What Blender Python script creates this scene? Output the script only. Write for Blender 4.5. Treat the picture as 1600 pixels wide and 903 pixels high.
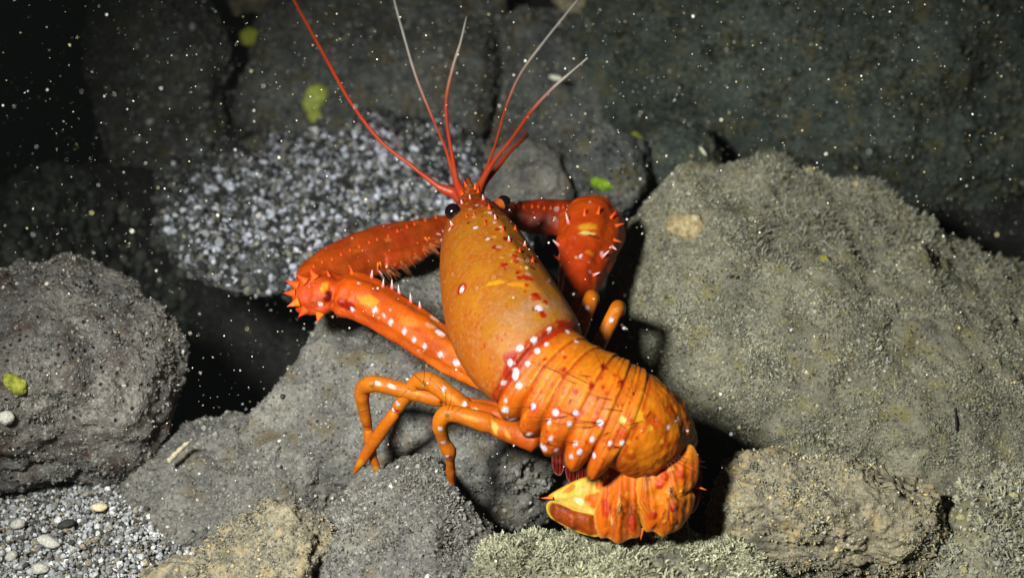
# Orange reef lobster on silted rocks at night, lit by a diver's lamp.  1 Blender unit = 1 cm.
import bpy, bmesh, math, random
import numpy as np
from mathutils import Vector, Matrix

for o in list(bpy.data.objects):
    bpy.data.objects.remove(o)
SC = bpy.context.scene
COL = SC.collection
SC.unit_settings.system = 'METRIC'
SC.unit_settings.scale_length = 0.01

# ------------------------------------------------------------------ camera
PITCH = math.radians(38.0); DIST = 42.0; TANH = math.tan(math.radians(20.0))
CAM = np.array([0.0, -DIST*math.cos(PITCH), DIST*math.sin(PITCH)])
FWD = np.array([0.0, math.cos(PITCH), -math.sin(PITCH)])
RGT = np.array([1.0, 0.0, 0.0]); UPV = np.array([0.0, math.sin(PITCH), math.cos(PITCH)])
cd = bpy.data.cameras.new('camera'); cam = bpy.data.objects.new('camera', cd); COL.objects.link(cam)
cam.location = CAM; cam.rotation_euler = (math.radians(90)-PITCH, 0, 0)
cd.sensor_fit = 'HORIZONTAL'; cd.angle = math.radians(40.0)
cd.clip_start = 0.5; cd.clip_end = 600
cd.dof.use_dof = True; cd.dof.focus_distance = 34.0; cd.dof.aperture_fstop = 0.13
SC.camera = cam

# ------------------------------------------------------------------ world (night water) and the diver's lamp
w = bpy.data.worlds.new('World'); SC.world = w; w.use_nodes = True
bg = w.node_tree.nodes['Background']
bg.inputs[0].default_value = (0.10, 0.16, 0.17, 1); bg.inputs[1].default_value = 0.022
ld = bpy.data.lights.new('dive_lamp', 'SPOT'); lamp = bpy.data.objects.new('dive_lamp', ld); COL.objects.link(lamp)
lamp.location = (-10.5, -25.0, 27.0)
ld.energy = 90000; ld.color = (0.98, 0.985, 0.90); ld.shadow_soft_size = 2.0
ld.spot_size = math.radians(74); ld.spot_blend = 0.9
_aim = Vector((2.8, -7.0, 0.0)) - lamp.location
lamp.rotation_euler = _aim.to_track_quat('-Z', 'Y').to_euler()

SC.view_settings.view_transform = 'Standard'; SC.view_settings.look = 'None'
SC.view_settings.exposure = 0.18; SC.view_settings.gamma = 1.0
SC.render.engine = 'CYCLES'
SC.cycles.use_denoising = True
SC.cycles.max_bounces = 6; SC.cycles.diffuse_bounces = 3

# ------------------------------------------------------------------ helpers
RNG = np.random.default_rng(7)

def ray(px, py):
    return FWD + (px-800.0)/800.0*TANH*RGT + (451.5-py)/800.0*TANH*UPV
def PZ(px, py, z):                     # the point of the place at height z that stands at this spot of the photo
    d = ray(px, py); return CAM + d*((z-CAM[2])/d[2])
def project(P):
    q = np.asarray(P)-CAM; dep = q@FWD
    return np.stack([800+800*(q@RGT)/dep/TANH, 451.5-800*(q@UPV)/dep/TANH], -1)
def lin(r, g, b):
    f = lambda c: ((c/255+0.055)/1.055)**2.4 if c > 10 else c/255/12.92
    return np.array([f(r), f(g), f(b)])

_perm = np.random.default_rng(3).permutation(256); _perm = np.concatenate([_perm, _perm, _perm])
_g = np.random.default_rng(4).normal(size=(256, 3)); _g /= np.linalg.norm(_g, axis=1)[:, None]
def noise(P):
    P = np.asarray(P, float); I = np.floor(P).astype(int); F = P-I; I &= 255
    U = F*F*F*(F*(F*6-15)+10); out = np.zeros(len(P))
    for dx in (0, 1):
        for dy in (0, 1):
            for dz in (0, 1):
                h = _perm[_perm[_perm[(I[:, 0]+dx) & 255]+((I[:, 1]+dy) & 255)]+((I[:, 2]+dz) & 255)]
                d = F-np.array([dx, dy, dz])
                v = (_g[h]*d).sum(1)
                wx = U[:, 0] if dx else 1-U[:, 0]; wy = U[:, 1] if dy else 1-U[:, 1]; wz = U[:, 2] if dz else 1-U[:, 2]
                out += v*wx*wy*wz
    return out*1.6
def fbm(P, octaves=4, rough=0.5):
    a, s, f = 1.0, 0.0, 1.0
    for k in range(octaves):
        s = s + a*noise(P*f+k*17.3); a *= rough; f *= 2.03
    return s

def mk_mesh(name, V, faces, cols=None, smooth=True):
    """V (n,3); faces: an (m,3) or (m,4) array, or a list of such arrays"""
    if isinstance(faces, np.ndarray): faces = [faces]
    me = bpy.data.meshes.new(name)
    V = np.asarray(V, np.float32); me.vertices.add(len(V)); me.vertices.foreach_set('co', V.ravel())
    nl = sum(f.size for f in faces); npoly = sum(len(f) for f in faces)
    me.loops.add(nl); me.loops.foreach_set('vertex_index', np.concatenate([f.ravel() for f in faces]).astype(np.int32))
    me.polygons.add(npoly)
    tot = np.concatenate([np.full(len(f), f.shape[1]) for f in faces]).astype(np.int32)
    st = np.concatenate([[0], np.cumsum(tot)[:-1]]).astype(np.int32)
    me.polygons.foreach_set('loop_start', st); me.polygons.foreach_set('loop_total', tot)
    me.polygons.foreach_set('use_smooth', np.full(npoly, smooth, dtype=bool))
    me.update(calc_edges=True)
    if cols is not None:
        a = me.color_attributes.new('Col', 'FLOAT_COLOR', 'POINT')
        c = np.ones((len(V), 4), np.float32); c[:, :3] = cols; a.data.foreach_set('color', c.ravel())
    return me
def obj(name, me, mat, parent=None, label=None, cat=None, group=None, kind=None):
    o = bpy.data.objects.new(name, me); COL.objects.link(o)
    if me is not None and mat is not None and not len(me.materials): me.materials.append(mat)
    if parent is not None: o.parent = parent
    if label: o['label'] = label
    if cat: o['category'] = cat
    if group: o['group'] = group
    if kind: o['kind'] = kind
    return o

_ico = {}
def ico(n):
    if n not in _ico:
        bm = bmesh.new(); bmesh.ops.create_icosphere(bm, subdivisions=n, radius=1.0)
        V = np.array([v.co[:] for v in bm.verts]); F = np.array([[v.index for v in f.verts] for f in bm.faces]); bm.free()
        _ico[n] = (V, F)
    return _ico[n]
def rotm(rx, ry, rz):
    return np.array((Matrix.Rotation(math.radians(rz), 3, 'Z') @ Matrix.Rotation(math.radians(ry), 3, 'Y') @ Matrix.Rotation(math.radians(rx), 3, 'X')))
def vnormals(V, F):
    n = np.cross(V[F[:, 1]]-V[F[:, 0]], V[F[:, 2]]-V[F[:, 0]]); N = np.zeros_like(V)
    for k in range(3): np.add.at(N, F[:, k], n)
    return N/np.maximum(np.linalg.norm(N, axis=1)[:, None], 1e-9)

def stamp(bV, bF, pos, R, scale, cols=None, jitter=None):
    """one mesh holding a copy of the base shape at every position; R (n,3,3), scale (n,3)"""
    n = len(pos); V = np.einsum('nij,nkj->nki', R, bV[None]*scale[:, None, :])+pos[:, None, :]
    F = bF[None]+(np.arange(n)*len(bV))[:, None, None]
    C = None if cols is None else np.repeat(cols, len(bV), 0)
    return V.reshape(-1, 3), F.reshape(-1, bF.shape[1]), C
def rand_rot(n):
    q = RNG.normal(size=(n, 4)); q /= np.linalg.norm(q, axis=1)[:, None]; a, b, c, d = q.T
    return np.stack([1-2*(c*c+d*d), 2*(b*c-a*d), 2*(b*d+a*c), 2*(b*c+a*d), 1-2*(b*b+d*d), 2*(c*d-a*b), 2*(b*d-a*c), 2*(c*d+a*b), 1-2*(b*b+c*c)], -1).reshape(n, 3, 3)

def sample_surface(V, F, n, keep=None):
    """random points on a triangle mesh, more or less where the place is in view"""
    a, b, c = V[F[:, 0]], V[F[:, 1]], V[F[:, 2]]
    cr = np.cross(b-a, c-a); ar = np.linalg.norm(cr, axis=1); nn = cr/np.maximum(ar[:, None], 1e-9)
    cen = (a+b+c)/3
    pj = project(cen); ok = (pj[:, 0] > -160) & (pj[:, 0] < 1760) & (pj[:, 1] > -140) & (pj[:, 1] < 1060)
    ok &= ((CAM-cen)*nn).sum(1) > -0.45*np.linalg.norm(CAM-cen, axis=1)
    if keep is not None: ok &= keep(cen, nn)
    p = ar*ok; p = p/p.sum()
    i = RNG.choice(len(F), n, p=p); u, v = RNG.random(n), RNG.random(n); s = np.sqrt(u)
    P = a[i]*(1-s)[:, None]+b[i]*(s*(1-v))[:, None]+c[i]*(s*v)[:, None]
    return P, nn[i]

# ------------------------------------------------------------------ materials
def nodes_of(m):
    m.use_nodes = True; nt = m.node_tree; return nt, nt.nodes, nt.links, nt.nodes['Principled BSDF']
def ramp(N, stops):
    r = N.new('ShaderNodeValToRGB'); e = r.color_ramp.elements
    while len(e) < len(stops): e.new(0.5)
    for k, (p, c) in enumerate(stops): e[k].position = p; e[k].color = (*c, 1)
    return r
def mixc(N, L, fac, a, b, mode='MIX'):
    m = N.new('ShaderNodeMix'); m.data_type = 'RGBA'; m.blend_type = mode
    for sock, v in ((m.inputs[0], fac), (m.inputs[6], a), (m.inputs[7], b)):
        if hasattr(v, 'is_output'): L.new(v, sock)
        elif isinstance(v, (int, float)): sock.default_value = v
        else: sock.default_value = (*v, 1)
    return m.outputs[2]
def rock_mat(name, dark, mid, pale, scale=1.0, fleck=0.5, bump=0.5, pit=0.5, tint=None):
    m = bpy.data.materials.new(name); nt, N, L, B = nodes_of(m)
    tc = N.new('ShaderNodeTexCoord').outputs['Object']
    def nz(s, d=6, r=0.62, lac=2.1):
        n = N.new('ShaderNodeTexNoise'); n.inputs['Scale'].default_value = s; n.inputs['Detail'].default_value = d; n.inputs['Roughness'].default_value = r
        L.new(tc, n.inputs['Vector']); return n.outputs['Fac']
    big = nz(0.55*scale, 5); med = nz(2.6*scale, 6, 0.7); fine = nz(11*scale, 4, 0.7)
    r1 = ramp(N, [(0.30, dark), (0.50, mid), (0.72, pale)]); L.new(med, r1.inputs[0])
    r2 = ramp(N, [(0.33, dark*0.8), (0.5, mid), (0.68, pale)]); L.new(fine, r2.inputs[0])
    c = mixc(N, L, 0.55, r1.outputs[0], r2.outputs[0])
    rb = ramp(N, [(0.35, (0.62, 0.62, 0.64)), (0.65, (1.25, 1.22, 1.15))]); L.new(big, rb.inputs[0])
    c = mixc(N, L, 1.0, c, rb.outputs[0], 'MULTIPLY')
    if tint is not None:
        t = nz(1.3*scale, 4, 0.6); rt = ramp(N, [(0.52, (0, 0, 0)), (0.66, (1, 1, 1))]); L.new(t, rt.inputs[0])
        c = mixc(N, L, rt.outputs[0], c, tint)
    # pale shell grit and dark pits
    def cells(s, lo, hi):
        v = N.new('ShaderNodeTexVoronoi'); v.inputs['Scale'].default_value = s; L.new(tc, v.inputs['Vector'])
        a = N.new('ShaderNodeMapRange'); a.inputs[1].default_value = lo; a.inputs[2].default_value = hi; a.inputs[3].default_value = 1; a.inputs[4].default_value = 0
        L.new(v.outputs['Distance'], a.inputs[0])
        s2 = N.new('ShaderNodeSeparateColor'); L.new(v.outputs['Color'], s2.inputs[0])
        g = N.new('ShaderNodeMath'); g.operation = 'GREATER_THAN'; g.inputs[1].default_value = 0.62; L.new(s2.outputs[0], g.inputs[0])
        k = N.new('ShaderNodeMath'); k.operation = 'MULTIPLY'; L.new(a.outputs[0], k.inputs[0]); L.new(g.outputs[0], k.inputs[1])
        return k.outputs[0]
    fk = cells(9*scale, 0.12, 0.30); pk = cells(6.3*scale, 0.14, 0.34)
    fm = N.new('ShaderNodeMath'); fm.operation = 'MULTIPLY'; fm.inputs[1].default_value = fleck; L.new(fk, fm.inputs[0])
    c = mixc(N, L, fm.outputs[0], c, (0.52, 0.52, 0.50))
    pm = N.new('ShaderNodeMath'); pm.operation = 'MULTIPLY'; pm.inputs[1].default_value = pit; L.new(pk, pm.inputs[0])
    c = mixc(N, L, pm.outputs[0], c, (0.014, 0.013, 0.014))
    L.new(c, B.inputs['Base Color']); B.inputs['Roughness'].default_value = 0.9; B.inputs['Specular IOR Level'].default_value = 0.15
    # relief
    h = N.new('ShaderNodeMath'); h.operation = 'MULTIPLY_ADD'; L.new(fine, h.inputs[0]); h.inputs[1].default_value = 0.5; L.new(med, h.inputs[2])
    h2 = N.new('ShaderNodeMath'); h2.operation = 'SUBTRACT'; L.new(h.outputs[0], h2.inputs[0]); L.new(pm.outputs[0], h2.inputs[1])
    h3 = N.new('ShaderNodeMath'); h3.operation = 'MULTIPLY_ADD'; L.new(fm.outputs[0], h3.inputs[0]); h3.inputs[1].default_value = 0.4; L.new(h2.outputs[0], h3.inputs[2])
    bp = N.new('ShaderNodeBump'); bp.inputs['Strength'].default_value = bump; bp.inputs['Distance'].default_value = 0.16
    L.new(h3.outputs[0], bp.inputs['Height']); L.new(bp.outputs[0], B.inputs['Normal'])
    return m
def vcol_mat(name, rough=0.8, spec=0.2, nscale=18, namt=0.25, bump=0.0, bscale=30, sss=0.0, coat=0.0, trans=0.0):
    m = bpy.data.materials.new(name); nt, N, L, B = nodes_of(m)
    at = N.new('ShaderNodeAttribute'); at.attribute_name = 'Col'
    tc = N.new('ShaderNodeTexCoord').outputs['Object']
    n = N.new('ShaderNodeTexNoise'); n.inputs['Scale'].default_value = nscale; n.inputs['Detail'].default_value = 4; L.new(tc, n.inputs['Vector'])
    r = ramp(N, [(0.3, (1-namt,)*3), (0.7, (1+namt,)*3)]); L.new(n.outputs['Fac'], r.inputs[0])
    c = mixc(N, L, 1.0, at.outputs['Color'], r.outputs[0], 'MULTIPLY'); L.new(c, B.inputs['Base Color'])
    B.inputs['Roughness'].default_value = rough; B.inputs['Specular IOR Level'].default_value = spec
    if sss:
        B.inputs['Subsurface Weight'].default_value = sss; B.inputs['Subsurface Radius'].default_value = (0.12, 0.05, 0.02); B.inputs['Subsurface Scale'].default_value = 1.0
    if coat: B.inputs['Coat Weight'].default_value = coat; B.inputs['Coat Roughness'].default_value = 0.25
    if bump:
        n2 = N.new('ShaderNodeTexNoise'); n2.inputs['Scale'].default_value = bscale; n2.inputs['Detail'].default_value = 5; L.new(tc, n2.inputs['Vector'])
        bp = N.new('ShaderNodeBump'); bp.inputs['Strength'].default_value = bump; bp.inputs['Distance'].default_value = 0.08
        L.new(n2.outputs['Fac'], bp.inputs['Height']); L.new(bp.outputs[0], B.inputs['Normal'])
    return m

A = np.array
M_SILT = rock_mat('silted_rock', lin(56, 55, 55), lin(108, 107, 105), lin(142, 141, 138), 1.05, 0.5, 0.55, 0.6, tint=lin(98, 90, 74))
M_BROWN = rock_mat('encrusted_rock', lin(42, 38, 38), lin(108, 105, 103), lin(158, 156, 152), 0.9, 0.6, 0.8, 1.0, tint=lin(66, 50, 44))
M_TAN = rock_mat('tan_rock', lin(70, 65, 55), lin(130, 124, 107), lin(176, 168, 144), 1.4, 0.5, 0.5, 0.5, tint=lin(146, 131, 100))
M_TURF = rock_mat('turf_rock', lin(66, 65, 57), lin(124, 122, 108), lin(152, 150, 134), 1.2, 0.4, 0.7, 0.6, tint=lin(120, 114, 78))
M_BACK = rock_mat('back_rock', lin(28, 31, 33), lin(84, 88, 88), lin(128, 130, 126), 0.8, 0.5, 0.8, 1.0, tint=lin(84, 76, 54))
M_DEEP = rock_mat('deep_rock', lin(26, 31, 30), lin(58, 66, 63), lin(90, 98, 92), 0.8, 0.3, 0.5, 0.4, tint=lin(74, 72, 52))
M_BED = rock_mat('bed_silt', lin(18, 18, 18), lin(40, 40, 40), lin(66, 66, 66), 1.5, 0.5, 0.6, 0.6)
M_GRAV = vcol_mat('gravel', 0.7, 0.3, 22, 0.35, 0.3, 25)
M_FUZZ = vcol_mat('algae_fuzz', 0.85, 0.15, 14, 0.3)
M_SHELL = vcol_mat('lobster_shell', 0.5, 0.2, 14, 0.12, 0.14, 15, sss=0.10)
M_FIL = vcol_mat('antenna_filament', 0.45, 0.4, 30, 0.1)
M_SPONGE = vcol_mat('sponge_skin', 0.85, 0.15, 7, 0.45, 0.9, 9, sss=0.1)
M_SNOW = vcol_mat('drifting_particle', 0.9, 0.1, 20, 0.1)
M_EYE = bpy.data.materials.new('eye_gloss'); _nt, _N, _L, _B = nodes_of(M_EYE)
_B.inputs['Base Color'].default_value = (0.006, 0.003, 0.004, 1); _B.inputs['Roughness'].default_value = 0.06; _B.inputs['Coat Weight'].default_value = 0.6

# ------------------------------------------------------------------ seabed
def bed_height(X, Y):
    P = np.stack([X*0.22, Y*0.22, np.zeros_like(X)], -1)
    z = -2.6+0.7*fbm(P, 3)
    def hump(px, py, zz, sx, sy, top, p=1.5):
        c = PZ(px, py, zz); return (top-z)*np.exp(-(((X-c[0])/sx)**2+((Y-c[1])/sy)**2)**p)
    z = z+hump(110, 380, 0.0, 5.0, 3.0, -0.2)
    z = z+hump(190, 275, -0.3, 5.0, 4.0, -0.45, 3)+0*X       # gravel flat left of the shelf, its stones toned dark as shade
    z = z+hump(90, 870, -1.0, 5.0, 3.6, -0.9)             # shell rubble, near
    z = z+hump(370, 440, -3, 5.2, 6.0, -9.0, 2)              # the dark clefts
    z = z+hump(815, 800, -3, 2.4, 2.4, -7.5)
    z = z+hump(950, 470, -3, 1.5, 3.4, -6.0)
    z = z+hump(60, 120, -3, 7.0, 7.0, -9.0)
    return z
gx, gy = np.meshgrid(np.linspace(-70, 70, 281), np.linspace(-40, 120, 321))
gz = bed_height(gx.ravel(), gy.ravel())
gV = np.stack([gx.ravel(), gy.ravel(), gz], -1)
ii = np.arange(281*321).reshape(321, 281)
gF = np.stack([ii[:-1, :-1], ii[:-1, 1:], ii[1:, 1:], ii[1:, :-1]], -1).reshape(-1, 4)
obj('seabed', mk_mesh('seabed', gV, gF), M_BED, kind='structure')

# ------------------------------------------------------------------ rocks
ROCK = {}
def rock(key, name, center, size, mat, label, rot=(0, 0, 0), box=2.4, lump=0.35, freq=0.35, grit=0.05, gfreq=3.0, seed=0, sub=6, cuts=(), cat='rock', group=None, ncut=0, pits=0.0):
    D, F = ico(sub); D = D.copy()
    r = 1/np.power((np.abs(D)**box).sum(1), 1/box)
    size = A(size, float); P = D*r[:, None]*size
    nn = D/size; nn /= np.linalg.norm(nn, axis=1)[:, None]
    rs = np.random.default_rng(seed+100)
    for k in range(ncut):                                   # broken faces
        n = rs.normal(size=3); n /= np.linalg.norm(n); h = np.linalg.norm(n*size)*rs.uniform(0.66, 0.85)
        d = P@n-h; P = P-np.where(d > 0, d*0.85, 0)[:, None]*n
    P = P@rotm(*rot).T; nn = nn@rotm(*rot).T
    c = A(center, float); W = P+c
    for (q, n) in cuts:
        n = A(n, float); n /= np.linalg.norm(n); d = (W-A(q))@n; W = W-np.where(d > 0, d*0.92, 0)[:, None]*n
    o = seed*7.7
    f = fbm(W*freq+o, 4, 0.5)*lump
    g = fbm(W*gfreq+o, 3, 0.65)*grit
    W = W+nn*(f+g)[:, None]
    if pits:
        pn = noise(W*1.7+o*2); W = W-nn*(np.clip(pn-0.25, 0, 1)*pits)[:, None]
    me = mk_mesh(name, W-c, F)
    ob = obj(name, me, mat, label=label, cat=cat, group=group); ob.location = c
    ROCK[key] = (ob, W, F)
    return ob
def at(px, py, z, dz=0.0):
    p = PZ(px, py, z); p[2] += dz; return p

# near rocks
pL = at(45, 600, 0.6)
rock('left', 'boulder', pL, (3.9, 2.9, 2.75), M_BROWN, 'grey boulder at the left edge with pitted brown lower face and small yellow sponge', rot=(0, 0, 10), box=2.5, lump=0.6, freq=0.36, grit=0.07, gfreq=1.9, seed=1, sub=7, pits=0.22)
e1 = PZ(490, 430, 1.0); e2 = PZ(280, 690, 0.0); ed = e2-e1; en = A([ed[1], -ed[0], 0]); en = en if en[0] < 0 else -en
rock('claw', 'rock_slab', at(590, 612, -1.5), (6.2, 4.3, 2.8), M_SILT, 'smooth silt-covered grey slab that the lobster stands on, left of its carapace', rot=(4, -3, 0), box=3.0, lump=0.6, freq=0.4, grit=0.07, gfreq=1.8, seed=2, sub=7, pits=0.22, cuts=[(e1+A([1.5, -0.8, 0]), en+A([0, 0, 1.6]))])
rock('bank', 'silt_bank', at(395, 775, -2.1), (3.1, 2.4, 1.9), M_SILT, 'low silt-covered rock between the grey slab and the white rubble', rot=(0, 6, 25), box=2.4, lump=0.6, freq=0.45, grit=0.09, gfreq=1.9, seed=33, sub=7)
l1 = PZ(705, 752, 0.8); l2 = PZ(805, 885, 0.3); ld_ = l2-l1; ln_ = A([-ld_[1], ld_[0], 0]); ln_ = ln_ if ln_[0] > 0 else -ln_; ln_ = ln_/np.linalg.norm(ln_)
rock('ledge', 'rock_ledge', at(665, 920, -1.5), (2.8, 3.0, 2.6), M_SILT, 'low rounded grey ledge in the foreground below the lobster walking legs', rot=(0, 0, -12), box=2.5, lump=0.45, freq=0.5, grit=0.06, gfreq=2.0, seed=3, sub=7, pits=0.12, cuts=[(l1, ln_+A([0, 0, 0.35]))])
rock('brown', 'stone', at(418, 884, 0.1), (1.55, 1.3, 1.25), M_TAN, 'brownish encrusted stone at the bottom edge, left of the dark crack', rot=(0, 0, 20), box=2.3, lump=0.35, freq=0.9, grit=0.08, gfreq=3.5, seed=4, ncut=3, pits=0.3)
rock('brown2', 'stone', at(292, 918, 0.0), (1.2, 0.9, 0.8), M_TAN, 'smaller tan stone cut off by the bottom edge, beside the white rubble', rot=(0, 0, 5), box=2.5, lump=0.25, freq=0.9, grit=0.06, gfreq=3.5, seed=5, ncut=3, pits=0.2)
rock('mound', 'turf_mound', at(950, 985, -0.9), (4.6, 2.3, 2.3), M_TURF, 'bushy turf-covered mound along the bottom edge in front of the tail fan', box=2.3, lump=0.4, freq=0.5, grit=0.10, gfreq=3.0, seed=6, sub=7)
rock('right', 'boulder', at(1335, 555, -1.1), (7.5, 5.0, 3.35), M_TURF, 'huge boulder right of the lobster under a thick grey-green algae turf', rot=(0, 16, -20), box=2.9, lump=0.45, freq=0.45, grit=0.09, gfreq=1.9, seed=7, sub=7)
rock('tan', 'oblong_stone', at(1283, 815, 0.5), (2.75, 1.2, 1.4), M_TAN, 'oblong tan stone with a rough yellowish face right of the tail fan', rot=(0, 5, -6), box=3.2, lump=0.28, freq=0.6, grit=0.10, gfreq=3.2, seed=8, sub=7, pits=0.3)
rock('right2', 'turf_rock', at(1640, 900, -0.6), (3.4, 2.6, 2.0), M_TURF, 'turf-covered rock in the lower right corner', box=2.3, lump=0.4, freq=0.5, grit=0.12, gfreq=3.0, seed=9, sub=6)
rock('under', 'stone', at(795, 712, -1.3), (1.9, 1.2, 1.4), M_SILT, 'pale mottled stone beneath the abdomen, above the dark hollow', rot=(0, 0, 15), box=2.4, lump=0.35, freq=0.8, grit=0.07, gfreq=3.4, seed=10, ncut=4, pits=0.3)
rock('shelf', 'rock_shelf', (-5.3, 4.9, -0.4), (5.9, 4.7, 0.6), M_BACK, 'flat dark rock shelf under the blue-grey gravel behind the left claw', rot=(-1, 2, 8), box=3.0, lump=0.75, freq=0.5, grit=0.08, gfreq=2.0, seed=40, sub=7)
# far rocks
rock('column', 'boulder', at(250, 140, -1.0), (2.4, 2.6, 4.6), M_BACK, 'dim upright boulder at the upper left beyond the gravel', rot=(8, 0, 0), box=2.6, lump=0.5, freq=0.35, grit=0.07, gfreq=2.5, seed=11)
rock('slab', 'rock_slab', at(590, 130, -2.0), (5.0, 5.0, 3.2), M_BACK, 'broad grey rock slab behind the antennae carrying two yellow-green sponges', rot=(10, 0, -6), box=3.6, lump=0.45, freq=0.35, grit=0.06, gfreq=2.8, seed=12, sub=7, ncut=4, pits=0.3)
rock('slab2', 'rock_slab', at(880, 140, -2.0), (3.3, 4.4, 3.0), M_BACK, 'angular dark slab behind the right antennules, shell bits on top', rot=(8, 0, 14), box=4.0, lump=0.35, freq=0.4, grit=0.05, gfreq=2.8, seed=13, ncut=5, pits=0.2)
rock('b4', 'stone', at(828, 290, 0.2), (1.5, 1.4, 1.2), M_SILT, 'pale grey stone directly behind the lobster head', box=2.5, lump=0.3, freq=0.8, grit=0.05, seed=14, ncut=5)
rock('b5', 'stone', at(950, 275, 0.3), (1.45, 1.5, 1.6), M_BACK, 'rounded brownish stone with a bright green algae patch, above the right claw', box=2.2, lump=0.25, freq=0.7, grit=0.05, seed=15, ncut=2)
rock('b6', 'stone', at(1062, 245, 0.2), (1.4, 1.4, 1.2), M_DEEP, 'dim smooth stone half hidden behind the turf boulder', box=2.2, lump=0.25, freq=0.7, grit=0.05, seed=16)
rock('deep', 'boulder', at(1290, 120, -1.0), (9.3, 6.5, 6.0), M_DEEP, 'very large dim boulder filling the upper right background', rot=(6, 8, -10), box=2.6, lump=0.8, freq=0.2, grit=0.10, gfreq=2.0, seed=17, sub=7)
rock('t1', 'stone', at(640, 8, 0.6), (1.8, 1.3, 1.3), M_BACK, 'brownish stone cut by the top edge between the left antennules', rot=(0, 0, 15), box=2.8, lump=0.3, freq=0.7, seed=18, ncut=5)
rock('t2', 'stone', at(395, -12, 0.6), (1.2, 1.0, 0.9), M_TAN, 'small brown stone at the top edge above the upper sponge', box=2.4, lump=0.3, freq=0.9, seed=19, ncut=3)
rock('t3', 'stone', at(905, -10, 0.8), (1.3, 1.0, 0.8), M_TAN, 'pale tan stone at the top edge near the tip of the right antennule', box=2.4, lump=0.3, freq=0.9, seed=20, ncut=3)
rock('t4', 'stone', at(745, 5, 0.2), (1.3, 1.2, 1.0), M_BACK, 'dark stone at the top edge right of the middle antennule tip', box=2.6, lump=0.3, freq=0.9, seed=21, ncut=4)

# ------------------------------------------------------------------ algae fuzz and silt tufts on the rocks (stuff)
def blades(P, Nn, length, width, k, spread, cols, cvar=0.25):
    """k bent tapering sprigs at every point: two quads and a tip each"""
    n = len(P); P = np.repeat(P, k, 0); Nn = np.repeat(Nn, k, 0); C = np.repeat(cols, k, 0); m = n*k
    d = Nn+RNG.normal(size=(m, 3))*spread; d /= np.linalg.norm(d, axis=1)[:, None]
    d2 = d+RNG.normal(size=(m, 3))*0.55; d2 /= np.linalg.norm(d2, axis=1)[:, None]
    s = np.cross(d, RNG.normal(size=(m, 3))); s /= np.maximum(np.linalg.norm(s, axis=1)[:, None], 1e-6)
    Ln = length*(RNG.uniform(0.45, 1.3, m)*np.clip(0.9+0.9*fbm(P*0.9+31, 3), 0.45, 1.9))[:, None]; W = width*RNG.uniform(0.6, 1.4, m)[:, None]
    P = P+RNG.normal(size=(m, 3))*length*0.12-Nn*0.02
    m1 = P+d*Ln*0.5; tip = m1+d2*Ln*0.5
    V = np.stack([P-s*W*0.5, P+s*W*0.5, m1+s*W*0.6, m1-s*W*0.6, tip+s*W*0.4, tip-s*W*0.4], 1).reshape(-1, 3)
    b = (np.arange(m)*6)[:, None]
    F = np.concatenate([b+A([[0, 1, 2, 3]]), b+A([[3, 2, 4, 5]])])
    v = RNG.uniform(1-cvar, 1+cvar, m)[:, None]
    C = np.repeat(C*v, 6, 0)
    return V, F, C
def crumbs(P, Nn, size, cols):
    bV, bF = ico(1); n = len(P)
    bV = bV*(1+0.55*noise(bV*1.9))[:, None]
    sc = size*np.exp(RNG.normal(size=(n, 1))*0.5).clip(0.3, 2.0)*RNG.uniform(0.6, 1.3, (n, 3))
    return stamp(bV, bF, P+Nn*size*0.2, rand_rot(n), sc, cols)
def pick(cols, probs, n):
    cols = A(cols); i = RNG.choice(len(cols), n, p=A(probs)/sum(probs)); return cols[i]
def fuzz(key, name, n, length, width, k, spread, pal, probs, patch=0.5, pf=0.5, crumb=0, csize=0.05, keep=None, label=None):
    ob, W, F = ROCK[key]
    P, Nn = sample_surface(W, F, int(n*1.6), keep)
    m = fbm(P*pf+5.1, 3)+RNG.normal(size=len(P))*0.25 > (patch-0.5)
    P, Nn = P[m][:n], Nn[m][:n]
    V, Fq, C = blades(P, Nn, length, width, k, spread, pick(pal, probs, len(P))*(1+0.35*fbm(P*0.8, 3)+0.3*fbm(P*0.28+8, 2))[:, None].clip(0.5, 1.6))
    c = A(ob.location)
    o = obj(name, mk_mesh(name, V-c, Fq, C), M_FUZZ, ob, kind='stuff')
    if crumb:
        P, Nn = sample_surface(W, F, crumb, keep)
        V, Fq, C = crumbs(P, Nn, csize, pick(pal+[lin(190, 190, 185), lin(35, 32, 30)], list(probs)+[0.12, 0.25], crumb))
        obj('grit', mk_mesh('grit', V-c, Fq, C, False), M_GRAV, ob, kind='stuff')
TURF = [lin(132, 131, 116), lin(148, 146, 130), lin(110, 109, 94), lin(150, 142, 106), lin(138, 138, 130)]; TP = [4, 4, 2, 1, 2]
SILT = [lin(110, 108, 103), lin(124, 122, 116), lin(90, 87, 82), lin(136, 133, 127)]; SP = [4, 3, 2, 1]
fuzz('right', 'algae_turf', 80000, 0.085, 0.026, 4, 1.1, TURF, TP, 0.2, crumb=3500, csize=0.028)
def crest(c, nn):
    q = project(c); return (nn[:, 2] > 0.1) & (q[:, 1] < 420) & (q[:, 0] > 1180) & (np.abs(((CAM-c)*nn).sum(1)) < 0.42*np.linalg.norm(CAM-c, axis=1))
fuzz('right', 'algae_sprigs', 3600, 0.2, 0.022, 7, 0.6, TURF, TP, 0.5, keep=crest)
fuzz('mound', 'algae_turf', 17000, 0.15, 0.03, 6, 1.0, [lin(156, 156, 132), lin(174, 172, 146), lin(122, 122, 102)], [3, 3, 2], 0.2)
fuzz('tan', 'algae_turf', 4500, 0.085, 0.03, 4, 0.9, TURF+[lin(186, 168, 124)], TP+[3], 0.6, crumb=500, csize=0.028)
fuzz('right2', 'algae_turf', 9000, 0.16, 0.042, 4, 0.9, TURF, TP, 0.3, crumb=1500)
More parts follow.
